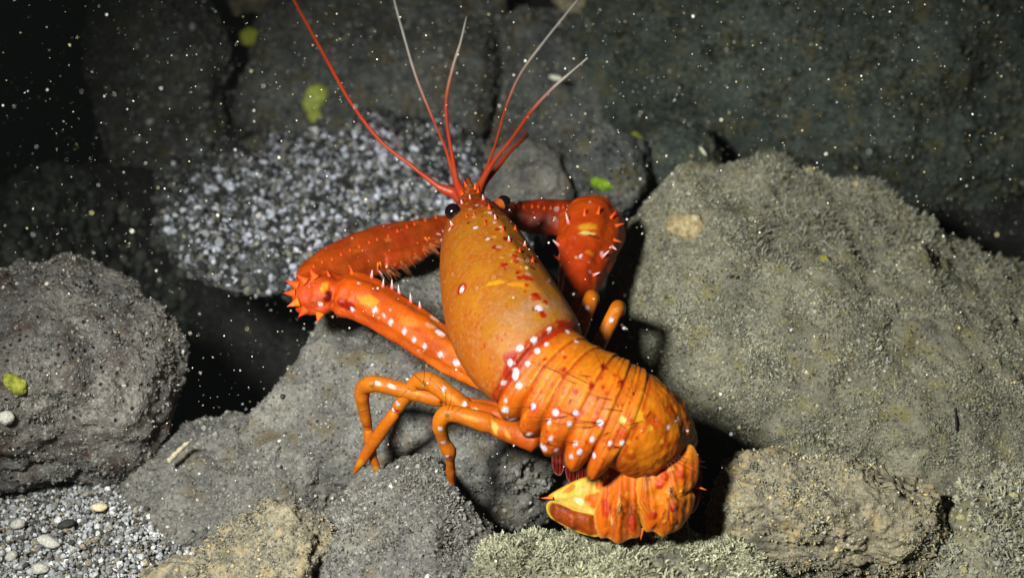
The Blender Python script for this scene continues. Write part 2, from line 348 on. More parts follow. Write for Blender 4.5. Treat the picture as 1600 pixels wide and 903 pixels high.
fuzz('left', 'silt_fuzz', 6000, 0.08, 0.035, 3, 1.0, SILT, SP, 0.5, crumb=1600, csize=0.028)
fuzz('claw', 'silt_fuzz', 9000, 0.07, 0.035, 3, 1.1, SILT, SP, 0.5, crumb=2200, csize=0.035)
fuzz('ledge', 'silt_fuzz', 9000, 0.09, 0.035, 4, 1.0, SILT, SP, 0.4, crumb=2200, csize=0.035)
fuzz('bank', 'silt_fuzz', 6000, 0.07, 0.035, 3, 1.1, SILT, SP, 0.5, crumb=1800, csize=0.035)
fuzz('brown', 'silt_fuzz', 3000, 0.08, 0.03, 4, 0.9, SILT+[lin(160, 144, 110)], SP+[3], 0.4, crumb=350, csize=0.03)
fuzz('brown2', 'silt_fuzz', 900, 0.08, 0.03, 4, 0.9, SILT+[lin(160, 144, 110)], SP+[3], 0.4, crumb=200, csize=0.03)
fuzz('under', 'silt_fuzz', 1600, 0.08, 0.03, 3, 0.9, SILT, SP, 0.5, crumb=800, csize=0.045)
fuzz('slab', 'silt_fuzz', 4000, 0.10, 0.045, 3, 1.0, SILT, SP, 0.55, crumb=1300, csize=0.05)
fuzz('slab2', 'silt_fuzz', 2000, 0.10, 0.045, 3, 1.0, SILT, SP, 0.55, crumb=500, csize=0.05)
fuzz('column', 'silt_fuzz', 2500, 0.12, 0.05, 3, 0.9, SILT, SP, 0.5, crumb=900, csize=0.07)
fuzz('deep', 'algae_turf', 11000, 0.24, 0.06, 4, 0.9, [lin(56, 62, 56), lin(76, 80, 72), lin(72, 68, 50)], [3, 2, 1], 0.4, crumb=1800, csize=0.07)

# ------------------------------------------------------------------ gravel (stuff) and rubble pebbles (things)
def gravel(name, region, n, size, pal, probs, label, layers=0.25, on=None, whole=False):
    if on is not None:
        P, _ = sample_surface(ROCK[on][1], ROCK[on][2], n, lambda c, nn: nn[:, 2] > 0.35)
        rr = np.hypot((P[:, 0]+4.9)/6.2, (P[:, 1]-3.9)/5.6)+0.22*fbm(P*0.5+11, 3); P = P[(RNG.random(len(P)) < np.clip((1.02-rr)/0.4, 0, 1)**0.8) | whole]
        if not whole: P = P[fbm(P*0.6+3, 3)+RNG.normal(size=len(P))*0.25-0.14*np.clip(-8.6-P[:, 0], 0, 9)-0.2*np.clip(P[:, 1]-7.5, 0, 9) > -0.45]
        n = len(P); P[:, 2] += RNG.uniform(-0.05, layers*0.6, n)
    else:
        x0, y0, x1, y1, zz = region
        px = RNG.uniform(x0, x1, n); py = RNG.uniform(y0, y1, n)
        P = np.array([PZ(a, b, zz) for a, b in zip(px, py)])
        P[:, 2] = bed_height(P[:, 0], P[:, 1])+RNG.uniform(-0.05, layers, n)
    bV, bF = ico(2 if size > 0.1 else 1); bV = np.sign(bV)*np.abs(bV)**0.75; bV = bV*(1+0.45*noise(bV*1.5+2))[:, None]
    sc = size*np.exp(RNG.normal(size=(n, 1))*0.42).clip(0.4, 2.2)*RNG.uniform(0.6, 1.25, (n, 3))
    V, F, C = stamp(bV, bF, P, rand_rot(n), sc, pick(pal, probs, n)*RNG.uniform(0.7, 1.25, (n, 1)))
    obj(name, mk_mesh(name, V, F, C, False), M_GRAV, kind='stuff', label=label, cat='gravel')
GP = [lin(186, 191, 206), lin(124, 127, 134), lin(46, 46, 48), lin(186, 188, 194), lin(116, 112, 102)]
gravel('gravel_bank', (150, 170, 760, 470, 0.2), 22000, 0.068, GP, [3, 4, 5, 1, 2], 'bank of blue-grey gravel behind the left claw', on='shelf')
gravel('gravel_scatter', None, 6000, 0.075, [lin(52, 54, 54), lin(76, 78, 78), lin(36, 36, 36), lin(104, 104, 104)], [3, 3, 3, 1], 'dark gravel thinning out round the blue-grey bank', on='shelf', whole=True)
gravel('gravel_flat_shade_toned', (-150, 230, 260, 480, -0.2), 2600, 0.13, [lin(60, 64, 58), lin(84, 86, 78), lin(40, 40, 38)], [3, 2, 2], 'gravel flat behind the left boulder, shade put into its dark stone colours')  # dark palette stands in for the shadow lying over this gravel
gravel('shell_rubble', (-140, 720, 420, 960, -0.9), 20000, 0.042, [lin(160, 163, 168), lin(122, 122, 124), lin(204, 205, 206), lin(70, 68, 66), lin(142, 132, 114)], [4, 4, 2, 3, 2], 'pale coarse rubble in the lower left corner')

def pebble(px, py, z, size, rot, col, name, label, cat, seed=0, group=None):
    D, F = ico(3); P = D*A(size)*(0.62 if py > 700 else 0.8)
    P = P*(1+0.16*fbm(D*1.3+seed*3.1, 3))[:, None]; P = P@rotm(*rot).T
    c = at(px, py, z)
    C = np.tile(col, (len(P), 1))*(1+0.25*fbm(D*3+seed, 3))[:, None]
    o = obj(name, mk_mesh(name, P, F, C), M_GRAV, label=label, cat=cat, group=group); o.location = c; return o
WH = lin(186, 184, 176)
for k, (x, y, sz, rz, lb) in enumerate([
        (75, 846, (0.50, 0.26, 0.22), -20, 'largest white oval pebble in the lower left rubble'),
        (28, 818, (0.30, 0.22, 0.2), 40, 'white pebble left of the largest oval pebble, at the picture edge'),
        (62, 888, (0.34, 0.24, 0.2), 10, 'white pebble at the bottom edge below the largest oval pebble'),
        (155, 792, (0.34, 0.2, 0.16), 15, 'cream elongated pebble below the left boulder'),
        (18, 868, (0.26, 0.2, 0.18), 60, 'small rounded white pebble at the extreme lower left'),
        (10, 652, (0.26, 0.22, 0.2), 0, 'white pebble stuck to the left boulder side at the picture edge')]):
    z = -0.55 if y > 700 else 2.2
    pebble(x, y, z, sz, (0, 10, rz), WH if k != 3 else lin(205, 190, 160), 'pebble', lb, 'pebble', k, 'pale pebbles of the rubble')
pebble(103, 818, -0.55, (0.34, 0.2, 0.15), (0, 0, 25), lin(48, 50, 46), 'pebble', 'dark flat pebble between the white ones in the rubble', 'pebble', 9, 'pale pebbles of the rubble')
pebble(868, 122, 1.3, (0.3, 0.12, 0.12), (0, 10, -15), lin(215, 215, 200), 'shell_fragment', 'small white shell bit lying on the angular dark slab', 'shell', 11)
pebble(1098, 236, 1.6, (0.22, 0.05, 0.05), (0, 30, -50), lin(225, 222, 200), 'shell_fragment', 'slender white shell sliver above the turf boulder', 'shell', 12)

# ------------------------------------------------------------------ sponges
def sponge(px, py, z, blobs, col, label, name='sponge', cat='sponge', key=None):
    c = at(px, py, z)
    if key is not None:                                    # seat it on the rock's surface seen there
        _, W, F = ROCK[key]; q = project(W); d = np.hypot(q[:, 0]-px, q[:, 1]-py); dep = (W-CAM)@FWD
        near = np.where(d < d.min()+6)[0]; c = W[near[np.argmin(dep[near])]]
    Vs, Fs, n = [], [], 0
    D, F = ico(4)
    pts = []
    for (dx, dz, r) in blobs:
        pts.append((A([dx, -0.02, dz]), r))
    # one skin round all lobes: push every direction of a sphere out to the farthest lobe
    ctr = np.mean([p for p, _ in pts], 0)
    R = np.zeros(len(D))
    for p, r in pts:
        q = p-ctr; b = D@q; disc = b*b-(q@q)+r*r
        R = np.maximum(R, np.where(disc > 0, b+np.sqrt(np.maximum(disc, 0)), 0))
    R = np.maximum(R, 0.12); R = R*(1+0.12*fbm(D*2.2+px, 3))
    P = (D*R[:, None]+ctr)*A([1, 0.6, 1])
    tilt = rotm(-40, 0, 0); P = P@tilt.T
    C = np.tile(col, (len(P), 1))*(1+0.2*fbm(P*3, 3))[:, None]
    o = obj(name, mk_mesh(name, P, F, C), M_SPONGE, label=label, cat=cat); o.location = c; return o
YG = lin(158, 166, 58)
sponge(388, 62, 0, [(-0.15, 0.1, 0.38), (0.2, 0.05, 0.3), (0.42, 0.02, 0.16)], YG, 'yellow-green sponge on the upper left corner of the back slab', key='slab')
sponge(490, 160, 0, [(0.1, 0.42, 0.42), (-0.1, 0.1, 0.36), (0.02, -0.35, 0.28)], lin(152, 162, 76), 'larger hooked yellow-green sponge in the middle of the back slab', key='slab')
sponge(26, 596, 0, [(-0.08, 0.05, 0.24), (0.12, -0.05, 0.22)], lin(134, 136, 56), 'bright yellow lumpy sponge on the left boulder', key='left')
sponge(938, 292, 0, [(-0.2, 0.05, 0.2), (0.05, 0, 0.24), (0.3, -0.06, 0.14)], lin(120, 152, 24), 'vivid green algae patch on the rounded stone', name='algae_patch', cat='algae', key='b5')
sponge(992, 215, 0.9, [(0, 0, 0.2), (0.1, -0.12, 0.2)], lin(120, 124, 50), 'olive algae tuft on top of the rounded stone', name='algae_patch', cat='algae')

sponge(1078, 350, 0, [(-0.35, 0.1, 0.32), (0.05, 0, 0.42), (0.4, -0.12, 0.3)], lin(150, 136, 104), 'pale tan crust on the upper left shoulder of the turf boulder', name='encrusting_patch', cat='crust', key='right')
sponge(1285, 398, 0, [(0, 0, 0.13), (0.08, -0.06, 0.1)], lin(136, 132, 50), 'tiny yellow algae dot on the turf boulder face', name='algae_patch', cat='algae', key='right')
def twig(p0, p1, r, col, label):
    p0, p1 = A(p0), A(p1); n_, m_ = 14, 10; V = []
    d = p1-p0; L_ = np.linalg.norm(d); d = d/L_; sx = np.cross(d, [0.3, 0.2, 1]); sx /= np.linalg.norm(sx); sy = np.cross(d, sx)
    for k in range(n_):
        f = k/(n_-1); c = p0+d*L_*f+sx*0.05*L_*math.sin(f*3+r*40); rr = r*(1-0.35*f)*(1+0.25*math.sin(k*1.9))*(0.25 if k in (0, n_-1) else 1)
        V += [c+sx*math.cos(t)*rr+sy*math.sin(t)*rr for t in np.linspace(0, 2*math.pi, m_, endpoint=False)]
    I = np.arange(n_*m_).reshape(n_, m_); J = np.roll(I, -1, 1); V = A(V)
    F = np.stack([I[:-1], J[:-1], J[1:], I[1:]], -1).reshape(-1, 4); C = np.tile(col, (len(V), 1))*(1+0.3*fbm(V*4, 3))[:, None]
    obj('twig', mk_mesh('twig', V-p0, F, C), M_GRAV, label=label, cat='twig').location = p0
twig(PZ(262, 722, 0.1), PZ(296, 690, 0.5), 0.075, lin(176, 166, 140), 'pale stub of twig lying between the left boulder and the slab')
_q = project(ROCK['right'][1]); _k = np.where(np.hypot(_q[:, 0]-1494, _q[:, 1]-668) < 8)[0]; _k = _k[np.argmin((ROCK['right'][1][_k]-CAM)@FWD)]
twig(ROCK['right'][1][_k]+A([0, -0.08, 0.05]), ROCK['right'][1][_k]+A([0.04, 0.35, 0.5]), 0.035, lin(24, 22, 20), 'thin black twig stuck in the turf at the right')

# ------------------------------------------------------------------ lobster
def catmull(K, n):
    """Catmull-Rom through the rows of K; n samples, evenly spread over the row index"""
    K = A(K, float); m = len(K); t = np.linspace(0, m-1, n); i = np.minimum(t.astype(int), m-2); f = (t-i)[:, None]
    g = lambda j: K[np.clip(j, 0, m-1)]
    p0, p1, p2, p3 = g(i-1), g(i), g(i+1), g(i+2)
    p0 = np.where((i == 0)[:, None], 2*p1-p2, p0); p3 = np.where((i == m-2)[:, None], 2*p2-p1, p3)
    return 0.5*((2*p1)+(-p0+p2)*f+(2*p0-5*p1+4*p2-p3)*f*f+(-p0+3*p1-3*p2+p3)*f**3), t
def loft(st, nring, nseg, shape=None):
    """st rows: x,y,z, half width, half height, up xyz.  Returns V, F, t (station per vertex), th (angle, 0 = up, + = left)"""
    K, t = catmull(st, nring); c = K[:, :3]; rx = np.maximum(K[:, 3], 0.004); ry = np.maximum(K[:, 4], 0.004); up = K[:, 5:8]
    T = np.gradient(c, axis=0); T /= np.linalg.norm(T, axis=1)[:, None]
    up = up-(up*T).sum(1)[:, None]*T; up /= np.linalg.norm(up, axis=1)[:, None]; lf = np.cross(T, up)
    th = np.linspace(-math.pi, math.pi, nseg, endpoint=False)
    TT, HH = np.meshgrid(t, th, indexing='ij')
    mx, my = (1.0, 1.0) if shape is None else shape(TT, HH)
    X = rx[:, None]*np.sin(HH)*mx; Y = ry[:, None]*np.cos(HH)*my
    V = c[:, None]+X[..., None]*lf[:, None]+Y[..., None]*up[:, None]
    V = V.reshape(-1, 3); n = nring
    I = np.arange(n*nseg).reshape(n, nseg); J = np.roll(I, -1, 1)
    F = np.stack([I[:-1], J[:-1], J[1:], I[1:]], -1).reshape(-1, 4)
    V = np.concatenate([V, [c[0]-T[0]*min(rx[0], ry[0])*0.5, c[-1]+T[-1]*min(rx[-1], ry[-1])*(0.5 if rx[-1] < 0.4 else 0.12)]]); a, b = n*nseg, n*nseg+1
    caps = np.concatenate([np.stack([J[0], I[0], np.full(nseg, a)], -1), np.stack([I[-1], J[-1], np.full(nseg, b)], -1)])
    tt = np.concatenate([TT.ravel(), [0, t[-1]]]); hh = np.concatenate([HH.ravel(), [0, 0]])
    return V, F, caps, tt, hh
def tris(F, caps): return np.concatenate([F[:, [0, 1, 2]], F[:, [0, 2, 3]], caps])
def out_normals(V, F, caps):
    N = vnormals(V, tris(F, caps)); ctr = V.mean(0)
    if ((V-ctr)*N).sum() < 0: N = -N
    return N
def spots(V, Nn, C, lst, raise_h=0.0):
    """marks of the shell: (px, py, radius px, colour[, stretch]) - seated on the shell where the photo shows them, then grown on the surface in 3-D"""
    q = project(V); face = ((CAM-V)*Nn).sum(1) > 0; dep = (V-CAM)@FWD; pen = np.where(face, 0, 1e4)
    for s in lst:
        px, py, r, col = s[:4]; d = np.abs(q[:, 0]-px)+np.abs(q[:, 1]-py)+pen
        k = np.where(d < d.min()+2.5)[0]; k = k[np.argmin(dep[k])]
        if d[k] > 25: continue
        R = r*0.0154; st = s[5] if len(s) > 4 else 1.0
        J = np.where((np.abs(V-V[k]) < R*1.6*max(1, st)).all(1))[0]
        e = V[J]-V[k]
        if len(s) > 4:                                     # stretched along a direction given in the photo's plane
            ax = s[4][0]*RGT-s[4][1]*UPV; ax /= np.linalg.norm(ax); al = (e*ax).sum(1); e = e-(al*(1-1/s[5]))[:, None]*ax
        dd = np.linalg.norm(e, axis=1); dd = dd*(1+0.3*noise(V[J]*(0.42/max(R, 0.05)+3)+px*0.7))
        m = np.clip((1.15-dd/R)/0.4, 0, 1)
        m = (m*m*(3-2*m))[:, None]; C[J] = C[J]*(1-m)+m*A(col)
        if raise_h: V[J] += Nn[J]*(raise_h*np.clip(1-(dd/R)**2, 0, 1))[:, None]
SHELL_K = A([0.53, 0.56, 0.27])
def shell_k(C):                                            # the pale marks keep their white, the orange its depth
    q = np.clip(((1-C.min(1)/np.maximum(C.max(1), 1e-4))-0.3)/0.5, 0, 1)[:, None]; return C*(A([0.66, 0.64, 0.68])*(1-q)+SHELL_K*q)
def shell_obj(name, V, F, caps, C, parent, mat=None, label=None):
    C = shell_k(C) if mat is None else C
    return obj(name, mk_mesh(name, V, [F, caps], C), mat or M_SHELL, parent, label=label)

OR = lin(226, 118, 26); ORD = lin(206, 84, 14); RED = lin(176, 34, 8); DRED = lin(120, 18, 6); YEL = lin(240, 160, 48); WHT = lin(236, 226, 232); LIL = lin(196, 150, 140); TANO = lin(214, 134, 48); CREAM = lin(244, 224, 150)
root_at = PZ(840, 620, 0.0)
LOB = bpy.data.objects.new('lobster', None); COL.objects.link(LOB); LOB.location = (0, 0, 0)
LOB['label'] = 'bright orange lobster with white spots and long red antennae standing on the rocks'; LOB['category'] = 'lobster'

# body: carapace and abdomen in one continuous shell, head to tail
def S(px, py, z, w, h, up): return [*PZ(px, py, z), w, h, *up]
body_st = [
    S(731, 279, 5.75, 0.04, 0.03, (0.25, 0.2, 1)),
    S(735, 298, 5.65, 0.16, 0.13, (0.25, 0.2, 1)),
    S(741, 325, 5.45, 0.50, 0.42, (0.28, 0.1, 1)),
    S(750, 373, 5.25, 0.93, 0.90, (0.32, 0.0, 1)),
    S(768, 440, 5.05, 1.22, 1.24, (0.34, 0.0, 1)),
    S(792, 505, 4.9, 1.40, 1.42, (0.34, 0.0, 1)),
    S(821, 557, 4.8, 1.40, 1.42, (0.34, 0.0, 1)),
    S(850, 586, 4.7, 1.24, 1.26, (0.32, 0.0, 1)),
    S(884, 611, 4.6, 1.22, 1.24, (0.28, -0.1, 1)),
    S(921, 633, 4.5, 1.29, 1.28, (0.25, -0.2, 1)),
    S(957, 650, 4.35, 1.27, 1.26, (0.25, -0.25, 1)),
    S(991, 665, 4.15, 1.20, 1.18, (0.28, -0.4, 0.9)),
    S(1019, 679, 3.80, 1.05, 0.98, (0.25, -0.6, 0.7)),
    S(1038, 696, 3.40, 0.86, 0.66, (0.2, -0.75, 0.6)),
    S(1046, 712, 3.05, 0.62, 0.32, (0.2, -0.8, 0.5))]
CAR_END = 6.82
SEG = [6.82, 7.55, 8.3, 9.05, 9.75, 10.5, 14.01]
def body_shape(T, H):
    k = np.ones_like(T)
    car = T < CAR_END
    lip = np.exp(-((T-CAR_END+0.05)/0.10)**2)*car
    k = np.where(car, 1.04+0.03*lip, 1.0)
    groove = np.exp(-((T-(5.2-0.5*np.abs(np.sin(H))))/0.08)**2)
    k = k-0.006*groove*car
    for a, b in zip(SEG[:-1], SEG[1:]):
        u = (T-a)/(b-a); inb = (u >= 0) & (u < 1)
        prof = 0.970+0.026*np.clip(u/0.6, 0, 1)**0.7+(0.014*np.exp(-((u-0.9)/0.07)**2)-0.01*np.exp(-((u-0.68)/0.04)**2) if b < 12 else 0.0)-(0.014*np.exp(-((u-0.42)/0.06)**2) if b < 12 else 0)
        ab = np.abs(H)
        lobe = np.clip((ab-1.05)/0.7, 0, 1)*((0.34 if b < 12 else 0.06)*np.sin(np.clip(u, 0, 1)*math.pi)**0.7-0.08)
        k = np.where(inb, prof+lobe, k)
    keel = 0.05*np.exp(-(H/0.16)**2)*np.clip((6.6-T)/2, 0, 1)
    und = np.clip((np.abs(H)-1.75)/0.9, 0, 1)
    return k*(1-0.12*und), (k+keel)*(1-0.45*und)
bV, bF, bC, bt, bh = loft(body_st, 560, 200, body_shape)
bN = out_normals(bV, bF, bC)
bV += bN*(np.clip((bt-10.5)/0.5, 0, 1)*(0.035*fbm(bV*2.4+2, 3)+0.012*fbm(bV*7, 2))+0.006*fbm(bV*4, 3))[:, None]
n1 = fbm(bV*0.9, 4)[:, None]; n2 = fbm(bV*2.4+9, 3)[:, None]; n3 = fbm(bV*5+3, 3)[:, None]
isc = (bt < CAR_END)[:, None]
cc = TANO*(1+0.16*n1)
cc = cc*(1-np.clip(0.3-0.2*bt[:, None]*0+n2*0.5, 0, 0.5))+ORD*np.clip(0.3+n2*0.5, 0, 0.5)
side = np.clip((bh[:, None]-0.9)/0.7, 0, 1); cc = cc*(1-0.5*side)+ORD*0.5*side*1.15
head = np.clip((3.4-bt[:, None])/0.8, 0, 1); cc = cc*(1-head*0.75)+RED*head*0.75*(1+0.6*n3)
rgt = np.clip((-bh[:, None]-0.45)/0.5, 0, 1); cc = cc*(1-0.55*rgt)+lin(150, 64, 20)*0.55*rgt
grey = np.exp(-((bt[:, None]-6.0)/0.55)**2)*np.exp(-((bh[:, None]-0.05)/0.9)**2)*np.clip(0.65+n2, 0, 1); cc = cc*(1-0.8*grey)+LIL*0.8*grey
band = np.clip((bt[:, None]-(CAR_END-0.26+0.06*n2))/0.08, 0, 1)*np.clip(0.8+0.5*n3, 0.35, 1); cc = cc*(1-band)+RED*band*1.15
n4 = fbm(bV*11, 3)[:, None]; cc = cc*(1+0.05*n4); dust = np.clip(n4*1.6+n2*0.8-0.5, 0, 0.38); cc = cc*(1-dust)+lin(206, 160, 130)*dust; cc = cc*0.82; ac = OR*0.98*(1+0.22*n1+0.14*n3+0.12*n4)
blot = np.clip(n2*1.6-0.1, 0, 1); ac = ac*(1-0.45*blot)+ORD*0.45*blot; pale = np.clip(-n2*1.6-0.15, 0, 1); ac = ac*(1-0.35*pale)+YEL*0.35*pale
for a, b in zip(SEG[:-1], SEG[1:]):
    u = ((bt-a)/(b-a))[:, None]; inb = (u >= 0) & (u < 1)
    ln = (np.exp(-((u-0.93)/0.05)**2)*0.6+np.exp(-((u-0.36)/0.05)**2)*0.4)*(b < 12)*np.clip(0.7+n2, 0, 1)
    ac = np.where(inb, ac*(1-ln)+YEL*ln, ac)
    rd = np.exp(-((u-0.03)/(0.07 if b < 12 else 0.012))**2)*0.7; ac = np.where(inb, ac*(1-rd)+RED*rd, ac)
pl = np.clip((np.abs(bh[:, None])-0.9)/0.5, 0, 1); ac = ac*(1-0.45*pl)+lin(214, 70, 10)*0.45*pl
fr = np.exp(-((bt[:, None]-(CAR_END+0.12))/0.16)**2); ac = ac*(1-fr)+RED*fr
col = np.where(isc, cc, ac)
white = [(834, 528, 6), (812, 542, 6), (839, 546, 5), (824, 565, 5), (794, 566, 5), (811, 603, 5), (787, 601, 4), (789, 624, 4), (791, 642, 6), (802, 662, 8), (838, 697, 4), (848, 700, 5),
         (831, 634, 5), (867, 644, 5.5), (901, 648, 5.5), (936, 662, 5.5), (855, 659, 4), (891, 664, 4), (861, 687, 4), (896, 692, 4), (927, 687, 4), (954, 693, 4), (871, 705, 5), (890, 712, 4), (904, 705, 5), (927, 711, 5),
         (862, 515, 5), (889, 517, 5), (901, 531, 4), (854, 535, 4), (742, 354, 5), (700, 358, 4), (762, 372, 3.5), (783, 352, 3.5), (765, 330, 3.5), (842, 478, 6.5), (757, 300, 3), (745, 318, 3), (773, 346, 3), (1045, 668, 3.5), (1062, 655, 3), (1075, 672, 3)]
marks = [(720, 450, 10.5, RED), (770, 440, 5, YEL, (1, 0.05), 5), (808, 441, 5, lin(236, 150, 40), (1, 0.1), 3.5),
         (775, 385, 5.5, RED, (.5, .85), 1.8), (790, 372, 5, DRED, (.5, .85), 1.8), (806, 399, 5.5, RED, (.5, .85), 2.2), (822, 430, 5.5, RED, (.5, .85), 2.2), (837, 460, 6.5, RED, (.5, .85), 2.0), (850, 490, 6, RED),
         (815, 375, 5, RED, (.5, .85), 2), (830, 400, 4.5, DRED, (.5, .85), 2), (786, 412, 5, RED),
         (800, 575, 13, RED, (0.2, 1), 2), (924, 599, 6, RED), (944, 572, 6, RED), (969, 597, 6, RED), (1022, 658, 13, ORD), (971, 683, 13, ORD), (1041, 693, 9, ORD), (1000, 650, 9, YEL), (1050, 640, 8, ORD), (1060, 690, 8, ORD), (985, 715, 9, ORD),
         (1006, 615, 5, YEL), (976, 656, 5, CREAM), (1016, 668, 5, lin(244, 170, 70)), (1035, 690, 4, lin(244, 170, 70)),
         (760, 395, 3, ORD), (735, 400, 3, ORD), (850, 560, 3, RED), (880, 575, 4, RED), (900, 610, 4, RED), (860, 600, 4, ORD)]
for (x, y) in RNG.uniform((705, 470), (800, 620), (60, 2)): marks.append((x, y, RNG.uniform(1.5, 2.8), ORD*0.8))
for (x, y) in RNG.uniform((815, 540), (1070, 720), (150, 2)): marks.append((x, y, RNG.uniform(1.5, 3.5), (ORD, lin(236, 140, 44), lin(196, 60, 10))[RNG.integers(3)]))
for (x, y, r) in [(831, 634, 8), (867, 644, 9), (901, 648, 9), (936, 662, 9), (826, 681, 9), (954, 693, 7), (871, 705, 8), (904, 705, 8), (927, 711, 8), (838, 697, 7)]: marks.append((x, y, r, lin(206, 66, 10)))
for k in range(75):                                   # busy spiny head and dorsal stripe
    f = RNG.random()**1.4; x = 742+112*f+RNG.normal()*(20-13*f); y = 300+190*f+RNG.normal()*10
    marks.append((x, y, RNG.uniform(1.8, 4.2), (RED, DRED, lin(200, 70, 16), LIL, RED, lin(226, 150, 90))[RNG.integers(6)], (.45, .9), RNG.uniform(1, 2)))
spots(bV, bN, col, marks)
spots(bV, bN, col, [(973, 694, 4, WHT), (803, 583, 6, WHT, (0.15, 1), 1.7), (826, 681, 6, WHT, (0.2, 1), 1.5), (720, 451, 4.5, WHT, (.3, 1), 1.5)], 0.02)
spots(bV, bN, col, [(x, y, r*0.88, WHT*RNG.uniform(.8, 1)) for x, y, r in white], 0.005)
shell_obj('body', bV, bF, bC, col, LOB)

# cone spines, each a part that shares one mesh per colour
def cone_mesh(name, c0, c1):
    n = 8; a = np.linspace(0, 2*math.pi, n, endpoint=False)
    rings = [(0.0, 1.0), (0.35, 0.62), (0.7, 0.28)]
    V = [[math.cos(t)*r, math.sin(t)*r, z] for z, r in rings for t in a]+[[0, 0, 1.0]]
    F = []
    for k in range(2):
        for i in range(n): F.append([k*n+i, k*n+(i+1) % n, (k+1)*n+(i+1) % n, (k+1)*n+i])
    T = [[2*n+i, 2*n+(i+1) % n, 3*n] for i in range(n)]
    C = np.array([c0*(1-z)+c1*z for z, r in rings for t in a]+[c1])
    return mk_mesh(name, A(V), [A(F), A(T)], C)
CONE_W = cone_mesh('spine', RED*1.2, WHT); CONE_R = cone_mesh('spine', ORD, RED*1.3); CONE_O = cone_mesh('spine', OR, lin(236, 90, 30))
def cone(parent, base, d, length, rad, me=CONE_W):
    o = obj('spine', me, M_SHELL, parent); d = Vector(d).normalized()
    o.rotation_mode = 'QUATERNION'; o.rotation_quaternion = d.to_track_quat('Z', 'Y'); o.location = Vector(base)-d*0.02; o.scale = (rad, rad, length)
    return o
def seat(V, Nn, px, py):
    q = project(V); d = np.hypot(q[:, 0]-px, q[:, 1]-py)+np.where(((CAM-V)*Nn).sum(1) > -3, 0, 1e4); k = np.where(d < d.min()+2)[0]
    k = k[np.argmin(((V-CAM)@FWD)[k])]; return V[k], Nn[k]
HEADN = PZ(737, 283, 5.7)-PZ(800, 480, 5.0); HEADN /= np.linalg.norm(HEADN)
for (x, y, ln, rd, me) in [(720, 300, .30, .07, CONE_R), (728, 290, .32, .06, CONE_R), (748, 300, .28, .06, CONE_R), (757, 312, .26, .06, CONE_W), (722, 318, .22, .06, CONE_W), (735, 310, .22, .05, CONE_W), (766, 326, .26, .06, CONE_R),
                           (775, 342, .24, .06, CONE_W), (786, 358, .24, .06, CONE_R), (798, 376, .24, .06, CONE_W), (812, 392, .22, .06, CONE_R), (760, 350, .2, .05, CONE_R), (742, 334, .2, .05, CONE_R), (806, 358, .24, .06, CONE_R), (822, 384, .24, .06, CONE_W),
                           (834, 408, .22, .06, CONE_R), (744, 294, .3, .05, CONE_O), (728, 340, .2, .05, CONE_R), (706, 352, .26, .07, CONE_W)]:
    p, n = seat(bV, bN, x, y); cone(LOB, p, n*0.45+HEADN*0.9, ln*0.8, rd*0.9, me)

# tubes -------------------------------------------------
def tube(pts, nring, nseg, colf, name, parent, mat=None, up=(0.1, -0.2, 1), flat=1.0, noise_amp=0.12, marks=None, raise_h=0.006, shape=None, red=0.25):
    kk = 1.06 if name == 'claw_arm' else 0.9 if name == 'walking_leg' else 1.0
    st = [[*p[:3], p[3]*kk, p[3]*kk*(p[4] if len(p) > 4 else flat), *up] for p in pts]
    V, F, caps, t, th = loft(st, nring, nseg, shape); Nn = out_normals(V, F, caps)
    V = V+Nn*(fbm(V*2.2, 3)*0.03*min(1, max(p[3] for p in pts)*2))[:, None]
    u = t/t.max(); C = colf(u, th, V)*(1+noise_amp*fbm(V*3, 3))[:, None]
    b = np.clip(fbm(V*1.8+4, 3)*1.5, 0, 1)[:, None]*red; C = C*(1-b)+RED*b
    if 'claw' in name:                                     # streaked, mottled shell of the arms
        sk = np.stack([u*7, np.sin(th)*1.3+3, np.cos(th)*1.3], -1); q = fbm(sk+len(pts), 4)[:, None]
        a_ = np.clip(q*1.7-0.15, 0, 1)*0.55; C = C*(1-a_)+lin(190, 56, 10)*a_; a_ = np.clip(-q*1.7-0.2, 0, 1)*0.5; C = C*(1-a_)+C*1.35*a_+lin(60, 24, 0)*a_
        V += Nn*(0.03*fbm(sk*1.6+7, 3))[:, None]
    if marks: spots(V, Nn, C, marks, raise_h)
    return shell_obj(name, V, F, caps, C, parent, mat), V, Nn
def Q(px, py, z, r, fl=None): return [*PZ(px, py, z), r]+([fl] if fl else [])
def grad(*stops):
    pos = [s[0] for s in stops]; cs = A([s[1] for s in stops])
    return lambda u, th, V: np.stack([np.interp(u, pos, cs[:, k]) for k in range(3)], -1)

def ridged(T, H):
    k = 1+0.07*np.cos(3*H+0.6)+0.035*np.cos(7*H)
    return k, k
